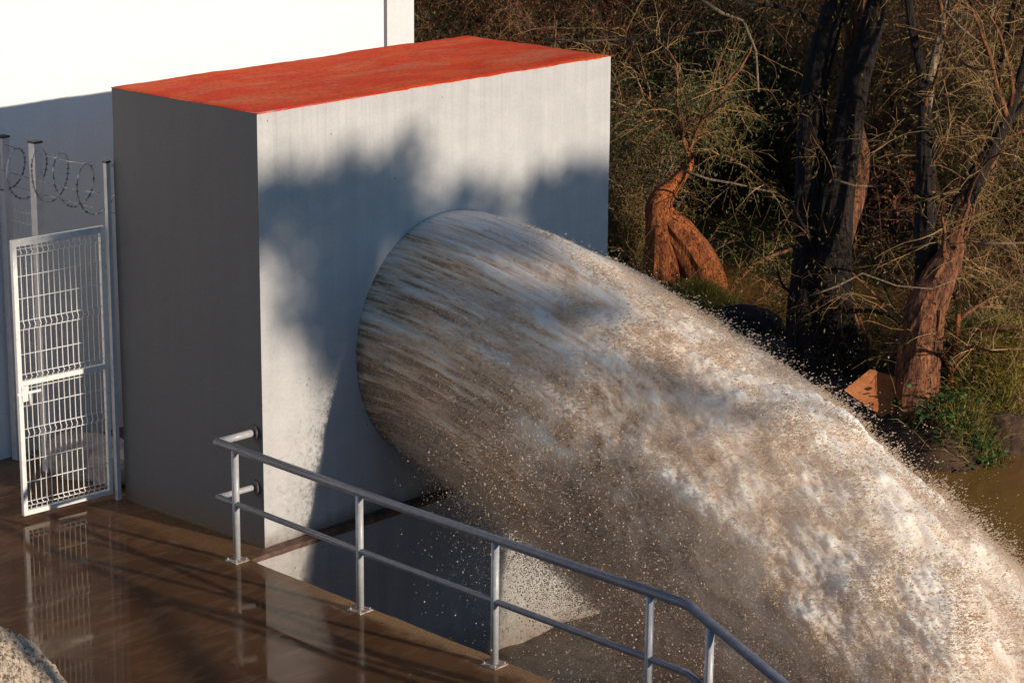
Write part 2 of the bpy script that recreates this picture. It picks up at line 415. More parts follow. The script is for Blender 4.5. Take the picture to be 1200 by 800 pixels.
# walkway floor: polygon with the drop edge, flush sheets 4 mm apart avoided by one sheet
def walkway():
    # edge of the drop: x as a function of y
    ys = np.concatenate([np.linspace(-5.05, -.13, 120)])
    xe = -.245 + .052 * ys + (fbm(np.stack([ys * 3.3, ys * 0, ys * 0 + 2], -1), 4) - .5) * .05
    V = []; F = []
    for y, x in zip(ys, xe): V += [(-7.0, y, 0), (x - .02, y, 0), (x, y, -.012), (x + .004, y, -.25), (x + .004, y, -2.4)]
    for i in range(len(ys) - 1):
        a = i * 5
        for j in range(4): F.append([a + j, a + j + 1, a + j + 6, a + j + 5])
    b = len(V); V += [(-7, -.13, 0), (xe[-1] - .02, -.13, 0), (-.0, -.02, 0), (-7, -.02, 0)]; F.append([b, b + 1, b + 2, b + 3])
    b = len(V); V += [(-7, -.02, 0), (.02, -.02, 0), (.02, D - .02, 0), (-7, D - .02, 0)]; F.append([b, b + 1, b + 2, b + 3])
    b = len(V); V += [(-7, D - .02, 0), (6.2, D - .02, 0), (6.2, 3.7, 0), (-7, 3.7, 0)]; F.append([b, b + 1, b + 2, b + 3])
    b = len(V); V += [(6.2, D - .02, 0), (6.2, D - .02, -2.4), (6.2, 3.7, -2.4), (6.2, 3.7, 0)]; F.append([b, b + 1, b + 2, b + 3])
    b = len(V); V += [(W - .02, D - .02, 0), (W - .02, D - .02, -2.4), (6.2, D - .02, -2.4), (6.2, D - .02, 0)]; F.append([b, b + 1, b + 2, b + 3])
    # ramp going down beyond the bend
    b = len(V); V += [(-7, -5.05, 0), (xe[0] - .02, -5.05, 0), (-.60, -9.2, -1.45), (-7, -9.2, -1.45), (xe[0] - .02, -5.05, -2.4), (-.60, -9.2, -2.4)]
    F += [[b + 3, b + 2, b + 1, b], [b + 1, b + 2, b + 5, b + 4]]
    return np_mesh('walkway', V, F)
tag(link('walkway', walkway(), MAT['floor']), kind='structure')

# apron at the foot of the wall, in the splash
def apron():
    X, Y = np.meshgrid(np.linspace(-.6, 6.6, 140), np.linspace(-11, -.09, 200), indexing='ij')
    Z = -1.80 + (fbm(np.stack([X * 1.6, Y * 1.6, X * 0], -1), 5) - .5) * .16 - np.clip(-Y - 5, 0, 9) * .06
    idx = np.arange(X.size).reshape(X.shape)
    F = np.stack([idx[:-1, :-1], idx[1:, :-1], idx[1:, 1:], idx[:-1, 1:]], -1).reshape(-1, 4)
    return np_mesh('wet_apron', np.stack([X, Y, Z], -1).reshape(-1, 3), F, True)
tag(link('wet_apron', apron(), MAT['apron']), kind='structure')

# white building behind
wb = tag(empty('white_building', (0, 3.66, 0)), 'tall plain white rendered building standing behind the red topped block', 'building')
box('wall', (-12, 0, -.02), (5.12, 9, 8.0), MAT['white'], wb)
box('pilaster', (5.16, -.012, -.3), (5.57, 8.98, 8.0), MAT['white2'], wb)
box('joint_strip', (5.105, .04, -.2), (5.175, 8.9, 7.98), MAT['joint'], wb)
box('roof_slab', (-12.1, -.12, 8.0), (5.68, 9.1, 8.18), MAT['white2'], wb)

# ------------------------------------------------------------------ railing
rl = tag(empty('railing', (-.36, -.05, 0)), 'grey tubular steel railing along the drop beside the wet walkway', 'railing')
def loc(p): return (p[0] + .36, p[1] + .05, p[2])
def railx(y): return -.36 + .054 * y
def post(y, zb=0.0, ztop=1.0):
    x = railx(y)
    p = tube('post', [loc((x, y, zb + .004)), loc((x, y, ztop))], .031, MAT['steel'], rl, 16)
    pl = box('base_plate', tuple(np.array(loc((x, y, zb))) + [-.075, -.075, .0]), tuple(np.array(loc((x, y, zb))) + [.075, .075, .012]), MAT['rust_plate'], p, .003)
    for sx in (-1, 1):
        for sy in (-1, 1):
            q = np.array(loc((x + sx * .055, y + sy * .055, zb)))
            tube('bolt', [q + [0, 0, .010], q + [0, 0, .028]], .008, MAT['steel'], p, 6, False)
for y in (-.05, -1.63, -3.175, -4.74): post(y)
post(-5.30, -.085, .93); post(-6.85, -.64, .38)
BY = -5.08
tube('top_rail', [loc(p) for p in [(railx(.2), .2, 1.0), (railx(-2), -2, 1.0), (railx(BY + .06), BY + .06, 1.035), (railx(BY) - .001, BY - .03, 1.03), (railx(-5.96), -5.96, .71), (railx(-7.2), -7.2, .27)]], .036, MAT['rail'], rl, 16)
tube('middle_rail', [loc(p) for p in [(railx(.2), .2, .51), (railx(-2), -2, .51), (railx(BY + .05), BY + .05, .53), (railx(BY), BY - .03, .525), (railx(-5.3), -5.3, .445), (railx(-7.2), -7.2, -.23)]], .026, MAT['rail'], rl, 14)
for z, rr in ((1.0, .033), (.51, .026)):
    b_ = tube('wall_bracket', [loc((railx(.19) + .0, .185, z)), loc((-.004, .10, z + .03))], rr, MAT['steel'], rl, 14)
    tube('flange', [loc((-.018, .105, z + .03)), loc((-.001, .10, z + .03))], .062, MAT['flange'], b_, 16)

fr = tag(empty('pipe_frame', (-.04, -8.0, -1.9)), 'plain pipe frame beyond the ramp whose shadow crosses the wet walkway', 'pipe frame')
tube('post', [(0, 0, 0), (0, 0, 3.73)], .04, MAT['steel'], fr, 14)
tube('post', [(-2.46, -5.2, -1.0), (-2.46, -5.2, 3.73)], .04, MAT['steel'], fr, 14)
tube('crossbar', [(0, 0, 3.73), (-1.2, -2.53, 3.73), (-2.46, -5.2, 3.73)], .06, MAT['steel'], fr, 14)

# ------------------------------------------------------------------ fence, gate, razor wire
fn = tag(empty('mesh_fence', (.04, 1.95, 0)), 'tall pale mesh fence posts and narrow panel between outlet block and white building', 'fence')
FO = np.array([.04, 1.95, 0])
def fpost(x, y, h, w=.034):
    p = box('post', (x - w - FO[0], y - w - FO[1], 0), (x + w - FO[0], y + w - FO[1], h), MAT['fence'], fn, .004)
    box('post_cap', (x - w - .006 - FO[0], y - w - .006 - FO[1], h), (x + w + .006 - FO[0], y + w + .006 - FO[1], h + .02), MAT['cap'], p, .003)
fpost(-.045, 1.93, 3.12, .022); fpost(.03, 3.05, 3.14, .045); fpost(.05, 3.56, 3.12, .04)
zs = [.08, .12, .2, .4, .6, .8, .9, 1.0, 1.2, 1.4, 1.6, 1.7, 1.8, 2.0, 2.2, 2.36, 2.44, 2.5]
for i, yy in enumerate(np.linspace(3.13, 3.50, 8)):
    tube('vertical_wire', [(.045 - FO[0], yy - FO[1], .06), (.045 - FO[0], yy - FO[1], 2.5)], .0035, MAT['fence'], fn, 5)
for z in (.1, .4, .75, .85, 1.2, 1.55, 1.65, 2.0, 2.35, 2.45):
    tube('horizontal_wire', [(.05 - FO[0], 3.09 - FO[1], z), (.05 - FO[0], 3.52 - FO[1], z)], .003, MAT['fence'], fn, 5)

GA = np.array([-.045, 1.99, 0.0]); GB = np.array([-1.0, 2.075, 0.0]); gv = (GB - GA) / np.linalg.norm(GB - GA); gl = float(np.linalg.norm(GB - GA)); gn = np.array([gv[1], -gv[0], 0]); gn = -gn if gn[1] > 0 else gn
gt = tag(empty('wire_gate', tuple(GA)), 'white welded wire gate standing open with its frame reflected in the wet floor', 'gate')
def gp(a, z, o=0.0): p = gv * a + gn * o; return (float(p[0]), float(p[1]), z)
def gbar(name, a0, a1, z0, z1, w=.02, par=gt, off=0.0):
    V = [gp(a, z, o + off) for a in (a0, a1) for z in (z0, z1) for o in (-w, w)]
    F = [(0, 1, 3, 2), (4, 6, 7, 5), (0, 4, 5, 1), (2, 3, 7, 6), (0, 2, 6, 4), (1, 5, 7, 3)]
    bm = bmesh.new(); vs = [bm.verts.new(v) for v in V]
    for f in F: bm.faces.new([vs[i] for i in f])
    bmesh.ops.recalc_face_normals(bm, faces=bm.faces[:]); bmesh.ops.bevel(bm, geom=bm.edges[:], offset=.003, segments=1, affect='EDGES')
    me = bpy.data.meshes.new(name); bm.to_mesh(me); bm.free(); return link(name, me, MAT['gate'], par)
gbar('frame_stile', .02, .058, .05, 2.55); gbar('frame_stile', gl - .045, gl, .05, 2.55)
gbar('frame_rail', .058, gl - .045, .05, .095); gbar('frame_rail', .058, gl - .045, 2.49, 2.55); gbar('frame_rail', .058, gl - .045, 1.24, 1.285)
folds = [(.13, .17), (.76, .84), (1.30, 1.34), (1.74, 1.82), (2.40, 2.46)]
def vwire():
    prof = [(.07, 0)]
    for lo, hi in folds: prof += [(lo - .0, .0), ((lo + hi) / 2, .024), (hi, 0)]
    prof += [(2.50, 0)]
    return prof
prof = vwire(); w0 = None
for a in np.linspace(.10, gl - .085, 15):
    if w0 is None:
        w0 = tube('vertical_wire', [gp(0, z, o + .004) for z, o in prof], .0046, MAT['wire'], gt, 6)
        w0.location = tuple(gv * a)
    else:
        c = w0.copy(); COL.objects.link(c); c.parent = gt; c.location = tuple(gv * a)
h0 = None
for z in [.13, .17, .35, .55, .76, .84, 1.05, 1.21, 1.34, 1.52, 1.74, 1.82, 2.02, 2.22, 2.40, 2.46]:
    if h0 is None:
        h0 = tube('horizontal_wire', [gp(.05, 0, -.003), gp(gl - .04, 0, -.003)], .0046, MAT['wire'], gt, 6); h0.location = (0, 0, z)
    else:
        c = h0.copy(); COL.objects.link(c); c.parent = gt; c.location = (0, 0, z)
lt = gbar('latch', gl - .22, gl + .02, 1.165, 1.19, .006, gt, .03)
tube('latch_handle', [gp(gl - .10, 1.17, .035), gp(gl - .105, 1.06, .038)], .011, MAT['gate'], lt, 8)
gbar('latch_plate', gl - .10, gl - .03, 1.10, 1.24, .004, lt, .024)
for z in (.35, 1.25, 2.2): tube('hinge', [gp(.008, z - .04), gp(.008, z + .04)], .012, MAT['gate'], gt, 8)

rz = tag(empty('razor_wire_coil', (.04, 1.95, 2.6)), 'coil of barbed razor wire strung along the fence tops against the bluish shaded wall', 'razor wire')
def razor():
    t = np.linspace(0, 5.1 * 2 * np.pi, 420)
    R = .225 + .015 * np.sin(t * 1.7); y = .05 + t / t[-1] * 1.75 + .10 * np.sin(t)
    z = .245 + R * np.cos(t) - .02 * np.sin(t * .33); x = R * np.sin(t)
    return np.stack([x, y, z], 1)
pts = razor()
tube('coil', pts, .0062, MAT['razor'], rz, 5)
V = []; F = []
for i in range(0, len(pts) - 2, 3):
    p = pts[i]; t = pts[i + 1] - p; t /= np.linalg.norm(t); s = np.cross(t, [0.3, 1, .2]); s /= np.linalg.norm(s)
    b = len(V); V += [p - t * .016, p + s * .016, p + t * .016, p - s * .016]; F.append([b, b + 1, b + 2, b + 3])
tag(link('barb', np_mesh('barb', V, F), MAT['razor'], rz), kind='stuff')
for z0, z1, xx in ((.44, .47, .0), (.06, .04, .03), (.20, .22, -.03)):
    tube('strand', [(xx, .0, z1), (xx, .6, z0 - .01), (xx, 1.1, z0), (xx, 1.62, z0 + .02), (xx, 2.2, z0 + .1)], .0035, MAT['razor'], rz, 5)

# rubble behind the gate
def rock(name, c, s, seed, mat, label, cat, group=None, n=4):
    bm = bmesh.new(); bmesh.ops.create_icosphere(bm, subdivisions=n, radius=1)
    V = np.array([v.co[:] for v in bm.verts]); 
    Q = np.sign(V) * np.abs(V) ** .7
    Q = Q * (0.75 + .5 * fbm(V * 1.3 + seed * 7.1, 4))[:, None] + (fbm(V * 6 + seed, 3) - .5)[:, None] * V * .12
    for v, q in zip(bm.verts, Q): v.co = Vector(q * s)
    me = bpy.data.meshes.new(name); bm.to_mesh(me); bm.free()
    o = link(name, me, mat); o.location = c; return tag(o, label, cat, group)
o = rock('rubble_stone', (.22, 2.72, .17), (.24, .40, .22), 1, MAT['rock'], 'long grey lump of rubble lying behind the wire gate', 'stone'); o.rotation_euler.z = .5
o = rock('rubble_stone', (.28, 2.32, .15), (.26, .22, .19), 2, MAT['rock'], 'rounded brownish stone beside the gate hinge post', 'stone')

# pale dirt heap at the near corner
def heap():
    n = 300; X, Y = np.meshgrid(np.linspace(-1, 1, n), np.linspace(-1, 1, n), indexing='ij')
    wx, wy = -4.25 + X * 1.25, -.65 + Y * 2.2
    r = np.sqrt(X ** 2 + Y ** 2) + (fbm(np.stack([X * 2.5, Y * 2.5, X * 0 + 1], -1), 3) - .5) * .35
    Z = np.clip(1 - r / .9, 0, 1) ** .5 * .95
    P = np.stack([wx * 2, wy * 2, X * 0], -1)
    Z = Z * (.7 + .6 * fbm(P, 4)) + (Z > .01) * ((fbm(P * 3.5, 4) - .5) * .12 + (np.abs(fbm(P * 9, 4) - .5)) * .10 + (fbm(P * 30, 3) - .5) * .03) - .03
    idx = np.arange(n * n).reshape(n, n)
    F = np.stack([idx[:-1, :-1], idx[1:, :-1], idx[1:, 1:], idx[:-1, 1:]], -1).reshape(-1, 4)
    return np_mesh('dirt_heap', np.stack([wx, wy, Z], -1).reshape(-1, 3), F, False)
tag(link('dirt_heap', heap(), MAT['dirt']), 'pale crumbly heap of earth at the near left edge of the wet floor', 'dirt heap')

# ------------------------------------------------------------------ terrain and river
BANK = np.array([(17.2, 11.6), (15.5, 8.0), (14.3, 5.6), (13.3, 3.4), (12.35, 1.5), (12.3, .9)])
def dist_poly(X, Y, P):
    best = np.full(X.shape, 1e9)
    for a, b in zip(P[:-1], P[1:]):
        d = b - a; t = np.clip(((X - a[0]) * d[0] + (Y - a[1]) * d[1]) / (d @ d), 0, 1)
        best = np.minimum(best, np.hypot(X - a[0] - t * d[0], Y - a[1] - t * d[1]))
    return best
def uv_of(X, Y): return (X + 13.2) * .743 + (Y + 14.8) * .669, (X + 13.2) * .669 - (Y + 14.8) * .743
def sstep(x, a, b): t = np.clip((x - a) / (b - a), 0, 1); return t * t * (3 - 2 * t)
def ground_h(X, Y):
    u, v = uv_of(X, Y)
    h = np.full(X.shape, -3.0)
    db = dist_poly(X, Y, BANK)
    h = np.maximum(h, -3.0 + 1.22 * sstep(-db, -1.3, -.35))
    md = np.hypot((X - 13.65) / 1.2, (Y - 1.0) / 1.0); h = np.maximum(h, -3.0 + 2.05 * sstep(-md, -1.15, -.6))
    u0 = 44.2 - 8.2 * sstep(v, 6.0, 7.6) - 2.0 * sstep(-v, 0, 3)
    far = -3.0 + 1.3 * sstep(u, u0 - .6, u0 + 1.6) + np.clip(u - u0 - 1.5, 0, 200) * .10 + np.clip(u - u0 - 6, 0, 30) * .10
    h = np.maximum(h, np.minimum(far, 3.6 + np.clip(u - 80, 0, 400) * .01))
    land = -3.0 + 1.6 * sstep(-Y, 17.5, 20.0)                      # bank the off-frame trees stand on
    h = np.maximum(h, land)
    left = -3.0 + 2.9 * sstep(-X, 6.5, 8.0); h = np.maximum(h, left)
    beh = -3.0 + 2.5 * sstep(Y, 13, 15) * sstep(-X, -5.0, -3.0); h = np.maximum(h, beh)
    h = h + (fbm(np.stack([X * .9, Y * .9, X * 0], -1), 5) - .5) * .28
    return h
def grid_axis(c, near, step, far, n):
    a = np.arange(-near, near + 1e-6, step); e = near * (far / near) ** (np.arange(1, n + 1) / n)
    return c + np.concatenate([-e[::-1], a, e])
gx = grid_axis(18, 14, .2, 700, 40); gy = grid_axis(8, 16, .2, 700, 40)
X, Y = np.meshgrid(gx, gy, indexing='ij'); Z = ground_h(X, Y)
inside = (X > -7.5) & (X < 6.9) & (Y > -11.3) & (Y < 12.9); Z[inside] = np.minimum(Z[inside], -3.0)
idx = np.arange(X.size).reshape(X.shape)
F = np.stack([idx[:-1, :-1], idx[1:, :-1], idx[1:, 1:], idx[:-1, 1:]], -1).reshape(-1, 4)
tag(link('ground', np_mesh('ground', np.stack([X, Y, Z], -1).reshape(-1, 3), F, True), MAT['soil']), kind='structure')
tag(link('river_water', np_mesh('river_water', [(-8, -22, -2.2), (90, -22, -2.2), (90, 60, -2.2), (-8, 60, -2.2)], [[0, 1, 2, 3]]), MAT['river']), kind='structure')

def gz(x, y): return float(ground_h(np.array([float(x)]), np.array([float(y)]))[0])

# ------------------------------------------------------------------ vegetation
def branches(P, R, n, length, r0, K=5, spread=.9, droop=0.0, up=0.0, tmin=.25, rng=RNG, rtip=.35, wig=.18):
    """n children per parent polyline"""
    N, KP, _ = P.shape; par = np.repeat(np.arange(N), n); M_ = len(par)
    t = tmin + (1 - tmin) * rng.random(M_); s = t * (KP - 1); i = np.minimum(s.astype(int), KP - 2); f = (s - i)[:, None]
    a = P[par, i]; b = P[par, i + 1]; o = a * (1 - f) + b * f
    T = b - a; T /= np.linalg.norm(T, axis=1, keepdims=True) + 1e-9
    rd = rng.normal(size=(M_, 3)); rd /= np.linalg.norm(rd, axis=1, keepdims=True)
    dirv = T * (1 - spread * .5) + rd * spread; dirv[:, 2] += up; dirv /= np.linalg.norm(dirv, axis=1, keepdims=True)
    L = length * (.5 + rng.random(M_)); C = np.zeros((M_, K, 3)); C[:, 0] = o; dcur = dirv
    for k in range(1, K):
        dcur = dcur + rng.normal(size=(M_, 3)) * wig; dcur[:, 2] -= droop; dcur /= np.linalg.norm(dcur, axis=1, keepdims=True)
        C[:, k] = C[:, k - 1] + dcur * (L / (K - 1))[:, None]
    pr = R[par, i] if R is not None else np.full(M_, r0)
    base = np.minimum(r0 * (.6 + .8 * rng.random(M_)), pr * .9)
    RR = base[:, None] * np.linspace(1, rtip, K)[None]
    return C, RR
def leaves(P, n, size, rng=RNG, hang=.5, aspect=.25, jit=.08):
    N, K, _ = P.shape; par = rng.integers(0, N, n); i = rng.integers(1, K, n); c = P[par, i] + rng.normal(size=(n, 3)) * jit
    a = rng.normal(size=(n, 3)); a[:, 2] -= hang * 2; a /= np.linalg.norm(a, axis=1, keepdims=True)
    b = np.cross(a, rng.normal(size=(n, 3))); b /= np.linalg.norm(b, axis=1, keepdims=True)
    s = size * (.5 + rng.random(n))[:, None]; q = b * s * aspect; e = a * s
    V = np.stack([c, c + e * .5 + q, c + e, c + e * .5 - q], 1).reshape(-1, 3)
    return V, np.arange(4 * n).reshape(-1, 4)
def join(parts):
    V = []; F = []; o = 0
    for v, f in parts: V.append(v); F.append(np.asarray(f) + o); o += len(v)
    return np.vstack(V), np.vstack(F)
def trunk_mesh(name, path, radii, mat, parent, sides=28, sub=8, rough=.18, seed=0.0, flare=0.0):
    path = np.array(path, float); K = len(path); t = np.linspace(0, K - 1, (K - 1) * sub + 1)
    # Catmull-Rom
    def cr(A):
        Ap = np.vstack([2 * A[0] - A[1], A, 2 * A[-1] - A[-2]]); out = []
        for tt in t:
            i = min(int(tt), K - 2); f = tt - i; p0, p1, p2, p3 = Ap[i], Ap[i + 1], Ap[i + 2], Ap[i + 3]
            out.append(.5 * ((2 * p1) + (-p0 + p2) * f + (2 * p0 - 5 * p1 + 4 * p2 - p3) * f * f + (-p0 + 3 * p1 - 3 * p2 + p3) * f ** 3))
        return np.array(out)
    P = cr(path); R = cr(np.array(radii, float)[:, None])[:, 0]
    V, F, ex = tube_arrays(P[None], R[None], sides, True)
    n = len(P) * sides; ang = np.tile(np.arange(sides) / sides * 2 * np.pi, len(P)); cz = np.repeat(P[:, 2], sides)
    C = np.repeat(P, sides, 0); RR = np.repeat(R, sides)
    q = np.stack([np.cos(ang) * 2.6 + seed, np.sin(ang) * 2.6, cz * 1.0], -1)
    q2 = np.stack([np.cos(ang) * 6 + seed, np.sin(ang) * 6, cz * 2.2 + 5], -1)
    k = (fbm(q, 3) - .5) * 2 * rough + (np.abs(fbm(q2, 3) - .5)) * rough * 1.6
    V[:n] = C + (V[:n] - C) * (1 + k)[:, None]
    me = bpy.data.meshes.new(name); me.from_pydata(V.tolist(), [], F.tolist() + [x[:3] for x in ex]); me.update()
    return link(name, me, mat, parent), P, R
def resample(P, R, K=12):
    t = np.linspace(0, len(P) - 1, K); i = np.minimum(t.astype(int), len(P) - 2); f = (t - i)
    return (P[i] * (1 - f)[:, None] + P[i + 1] * f[:, None])[None], (R[i] * (1 - f) + R[i + 1] * f)[None]

# hero trees -------------------------------------------------------
def hero(name, label, trunks, limbs_n, limb_len, twig_n, leafmat_, nleaf, mt='twig_tan', droop=.12, seed=1, tmin=.3, spread=.8):
    rng = np.random.default_rng(seed); root = tag(empty(name, trunks[0][1][0]), label, 'tree')
    o0 = np.array(trunks[0][1][0]); limbs = []
    for (mat, path, radii) in trunks:
        _, P, R = trunk_mesh('trunk', np.array(path) - o0, radii, MAT[mat], root, seed=seed * 3.1)
        Pn, Rn = resample(P, R); C, RR = branches(Pn, Rn, limbs_n, limb_len, .035, 8, spread, 0.02, .15, tmin, rng); limbs.append((C, RR))
    C = np.vstack([a for a, b in limbs]); RR = np.vstack([b for a, b in limbs])
    V, F = tube_arrays(C, RR, 6); tag(link('branches', np_mesh('branches', V, F, True), MAT['bark_dark' if mt == 'twig_brown' else 'bark_red'], root), kind='stuff')
    T1, R1 = branches(C, RR, twig_n, limb_len * .45, .007, 6, .9, droop, 0, .15, rng)
    T2, R2 = branches(T1, R1, 5, limb_len * .22, .0032, 5, .9, droop * 1.5, 0, .1, rng)
    V, F = join([tube_arrays(T1, R1, 4), tube_arrays(T2, R2, 3)]); tag(link('twigs', np_mesh('twigs', V, F), MAT[mt], root), kind='stuff')
    if nleaf:
        V, F = leaves(T2, int(nleaf * 1.3), .055, rng, .6, .18); tag(link('foliage', np_mesh('foliage', V, F), MAT[leafmat_], root), kind='stuff')
    return root
hero('leaning_tree', 'short leaning tree with glowing orange split trunk on the grassy bank', [
    ('bark_orange', [(15.18, 7.78, -2.2), (15.25, 7.80, -1.5), (15.36, 7.90, -.9), (15.40, 8.01, -.48), (15.62, 7.91, -.19), (15.84, 7.81, .1), (15.95, 7.93, .5)], [.34, .29, .25, .20, .11, .075, .03]),
    ('bark_orange', [(15.40, 7.96, -.62), (15.50, 7.74, -.92), (15.64, 7.48, -1.28), (15.74, 7.26, -1.68), (15.77, 7.15, -2.3)], [.17, .27, .31, .28, .22])],
    9, 1.6, 18, 'leaf_green', 8000, 'twig_tan', .10, 3, .86)
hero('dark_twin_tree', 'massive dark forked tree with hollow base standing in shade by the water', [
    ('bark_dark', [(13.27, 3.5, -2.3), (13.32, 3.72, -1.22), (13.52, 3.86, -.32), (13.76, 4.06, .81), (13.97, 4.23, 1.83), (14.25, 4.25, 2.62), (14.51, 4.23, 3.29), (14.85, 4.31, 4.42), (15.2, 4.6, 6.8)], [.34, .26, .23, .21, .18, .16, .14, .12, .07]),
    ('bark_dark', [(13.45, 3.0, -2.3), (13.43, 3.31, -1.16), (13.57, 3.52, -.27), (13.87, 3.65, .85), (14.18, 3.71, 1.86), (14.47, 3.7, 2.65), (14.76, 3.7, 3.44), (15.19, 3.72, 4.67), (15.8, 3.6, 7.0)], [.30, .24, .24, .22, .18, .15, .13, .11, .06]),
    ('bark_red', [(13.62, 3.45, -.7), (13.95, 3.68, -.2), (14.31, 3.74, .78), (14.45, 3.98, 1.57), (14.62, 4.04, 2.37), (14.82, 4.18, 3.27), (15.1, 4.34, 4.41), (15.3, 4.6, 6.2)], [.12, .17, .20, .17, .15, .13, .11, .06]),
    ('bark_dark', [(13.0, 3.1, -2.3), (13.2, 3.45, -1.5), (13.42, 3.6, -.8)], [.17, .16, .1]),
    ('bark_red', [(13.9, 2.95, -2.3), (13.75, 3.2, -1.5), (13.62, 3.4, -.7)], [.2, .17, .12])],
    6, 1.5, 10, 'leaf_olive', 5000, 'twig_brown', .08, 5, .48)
hero('furrowed_tree', 'red brown tree with deeply furrowed bark leaning right above the green plants', [
    ('bark_red', [(12.22, 1.22, -2.2), (12.37, 1.33, -1.28), (12.55, 1.40, -.64), (12.78, 1.36, -.12), (12.95, 1.3, .2), (13.13, 1.28, .62), (13.3, 1.24, 1.0)], [.31, .28, .26, .22, .17, .10, .05]),
    ('bark_dark', [(12.95, 1.34, .1), (13.15, 1.3, .62), (13.43, 1.19, 1.26), (13.72, 1.09, 1.79), (13.99, 1.05, 2.42), (14.32, 1.07, 3.37), (14.8, 1.1, 5.2)], [.09, .085, .075, .07, .055, .045, .03]),
    ('bark_dark', [(13.3, 1.6, .6), (13.7, 1.3, 1.5), (14.2, .9, 2.3), (14.9, .4, 3.3), (15.5, .1, 4.5)], [.05, .045, .04, .035, .02]),
    ('bark_dark', [(12.9, 1.9, -1.0), (13.6, 1.6, .2), (14.1, 1.5, 1.4), (14.4, 1.6, 2.6), (14.9, 1.5, 4.2)], [.05, .045, .04, .035, .02]),
    ('bark_dark', [(12.32, 1.55, -2.2), (12.56, 1.56, -1.12), (12.84, 1.55, -.27), (12.95, 1.67, .36), (13.12, 1.83, 1.21), (13.26, 1.98, 1.95), (13.32, 2.12, 2.48), (13.35, 2.31, 3.01), (13.44, 2.51, 3.75), (13.5, 2.8, 5.5)], [.2, .2, .16, .15, .12, .085, .06, .05, .045, .03]),
    ('bark_pale', [(13.26, 1.98, 1.90), (13.42, 2.01, 2.48), (13.61, 2.02, 3.01), (13.78, 2.08, 3.65), (14.0, 2.1, 5)], [.075, .06, .05, .045, .03]),
    ('bark_orange', [(12.55, 1.05, -1.9), (12.72, 1.0, -1.1), (12.86, 1.08, -.5)], [.05, .045, .03])],
    6, 1.6, 12, 'leaf_olive', 5000, 'twig_tan', .1, 8, .4)

# loose dead branches caught between the trees
for i, (p, rr, lab) in enumerate([
    ([(13.06, 1.66, 3.3), (13.16, 1.47, 3.09), (13.28, 1.26, 2.91)], .022, 'short pale broken branch slanting near the top right corner'),
    ([(13.0, 8.3, 2.26), (13.43, 7.8, 2.24), (14.01, 7.17, 2.3), (14.35, 6.81, 2.35), (14.74, 6.41, 2.41)], .018, 'long pale level branch just right of the red roof'),
    ([(15.01, 7.02, 2.76), (15.18, 6.76, 2.58), (15.37, 6.5, 2.47), (15.41, 6.29, 2.05), (15.32, 6.15, 1.47)], .035, 'bent bare branch curving down among the dark twigs'),
    ([(13.52, 5.78, 1.34), (13.79, 5.58, 1.59), (14.05, 5.34, 1.71)], .014, 'thin pale twig rising left of the dark forked tree'),
    ([(12.54, 2.87, 1.04), (12.71, 2.65, .96), (13.01, 2.32, .96)], .02, 'pale stub of branch across the foot of the fork'),
    ([(11.27, 2.24, -.17), (11.5, 2.03, -.06), (11.75, 1.82, .1), (12.01, 1.47, -.05), (12.29, 1.14, -.08), (12.57, .89, .06)], .015, 'crooked thin branch crossing in front of the furrowed trunk'),
    ([(15.15, 7.36, .16), (15.38, 7.05, .04), (15.63, 6.75, -.02), (15.99, 6.3, -.14)], .025, 'brown branch hanging over the pool right of the orange trunk'),
    ([(12.37, .56, .58), (12.58, .32, .59), (12.97, -.11, .61)], .02, 'pale level branch at the right edge above the yellow grass')]):
    R = np.linspace(rr, rr * .5, len(p)); q = np.array(p); o0 = q[0].copy()
    o = tube('dead_branch', q - o0, R, MAT['bark_pale'], None, 7); o.location = o0; tag(o, lab, 'branch')

# shrubs: three variants, copied ----------------------------------------
def shrub(seed, h, n, mt, lm, nl, droop, side=.5, tn=22, t2=6):
    rng = np.random.default_rng(seed); root = empty('bare_shrub')
    st = np.zeros((n, 8, 3)); az = rng.random(n) * 2 * np.pi; tilt = .1 + .55 * rng.random(n)
    st[:, 0, :2] = rng.normal(size=(n, 2)) * side * .45
    d = np.stack([np.cos(az) * tilt, np.sin(az) * tilt, np.ones(n)], 1)
    L = h * (.55 + .5 * rng.random(n))
    for k in range(1, 8):
        d = d + rng.normal(size=(n, 3)) * .16; d /= np.linalg.norm(d, axis=1, keepdims=True); st[:, k] = st[:, k - 1] + d * (L / 7)[:, None]
    R = (.014 + .028 * rng.random(n) ** 2)[:, None] * np.linspace(1, .3, 8)[None]
    V, F = tube_arrays(st, R, 6); tag(link('stems', np_mesh('stems', V, F, True), MAT['bark_dark'] if mt == 'twig_brown' else MAT['bark_pale'], root), kind='stuff')
    T1, R1 = branches(st, R, int(tn * 1.4), h * .22, .0055, 6, 1.0, droop, .1, .1, rng)
    T2, R2 = branches(T1, R1, t2 + 1, h * .10, .0038, 4, 1.0, droop, 0, .1, rng)
    V, F = join([tube_arrays(T1, R1, 3), tube_arrays(T2, R2, 3)]); tag(link('twigs', np_mesh('twigs', V, F), MAT[mt], root), kind='stuff')
    V, F = leaves(T2, int(nl * 2.2), .05, rng, .4, .2, .06); tag(link('foliage', np_mesh('foliage', V, F), MAT[lm], root), kind='stuff')
    return root
PROT = [shrub(21, 4.2, 12, 'twig_tan', 'leaf_olive', 5000, .05), shrub(22, 3.6, 14, 'twig_brown', 'leaf_green', 8000, .12),
        shrub(23, 4.8, 10, 'twig_brown', 'leaf_rust', 3500, .02), shrub(24, 3.4, 14, 'twig_tan', 'leaf_dark', 9000, .15),
        shrub(25, 2.0, 16, 'twig_tan', 'leaf_olive', 5000, .25)]
used = set()
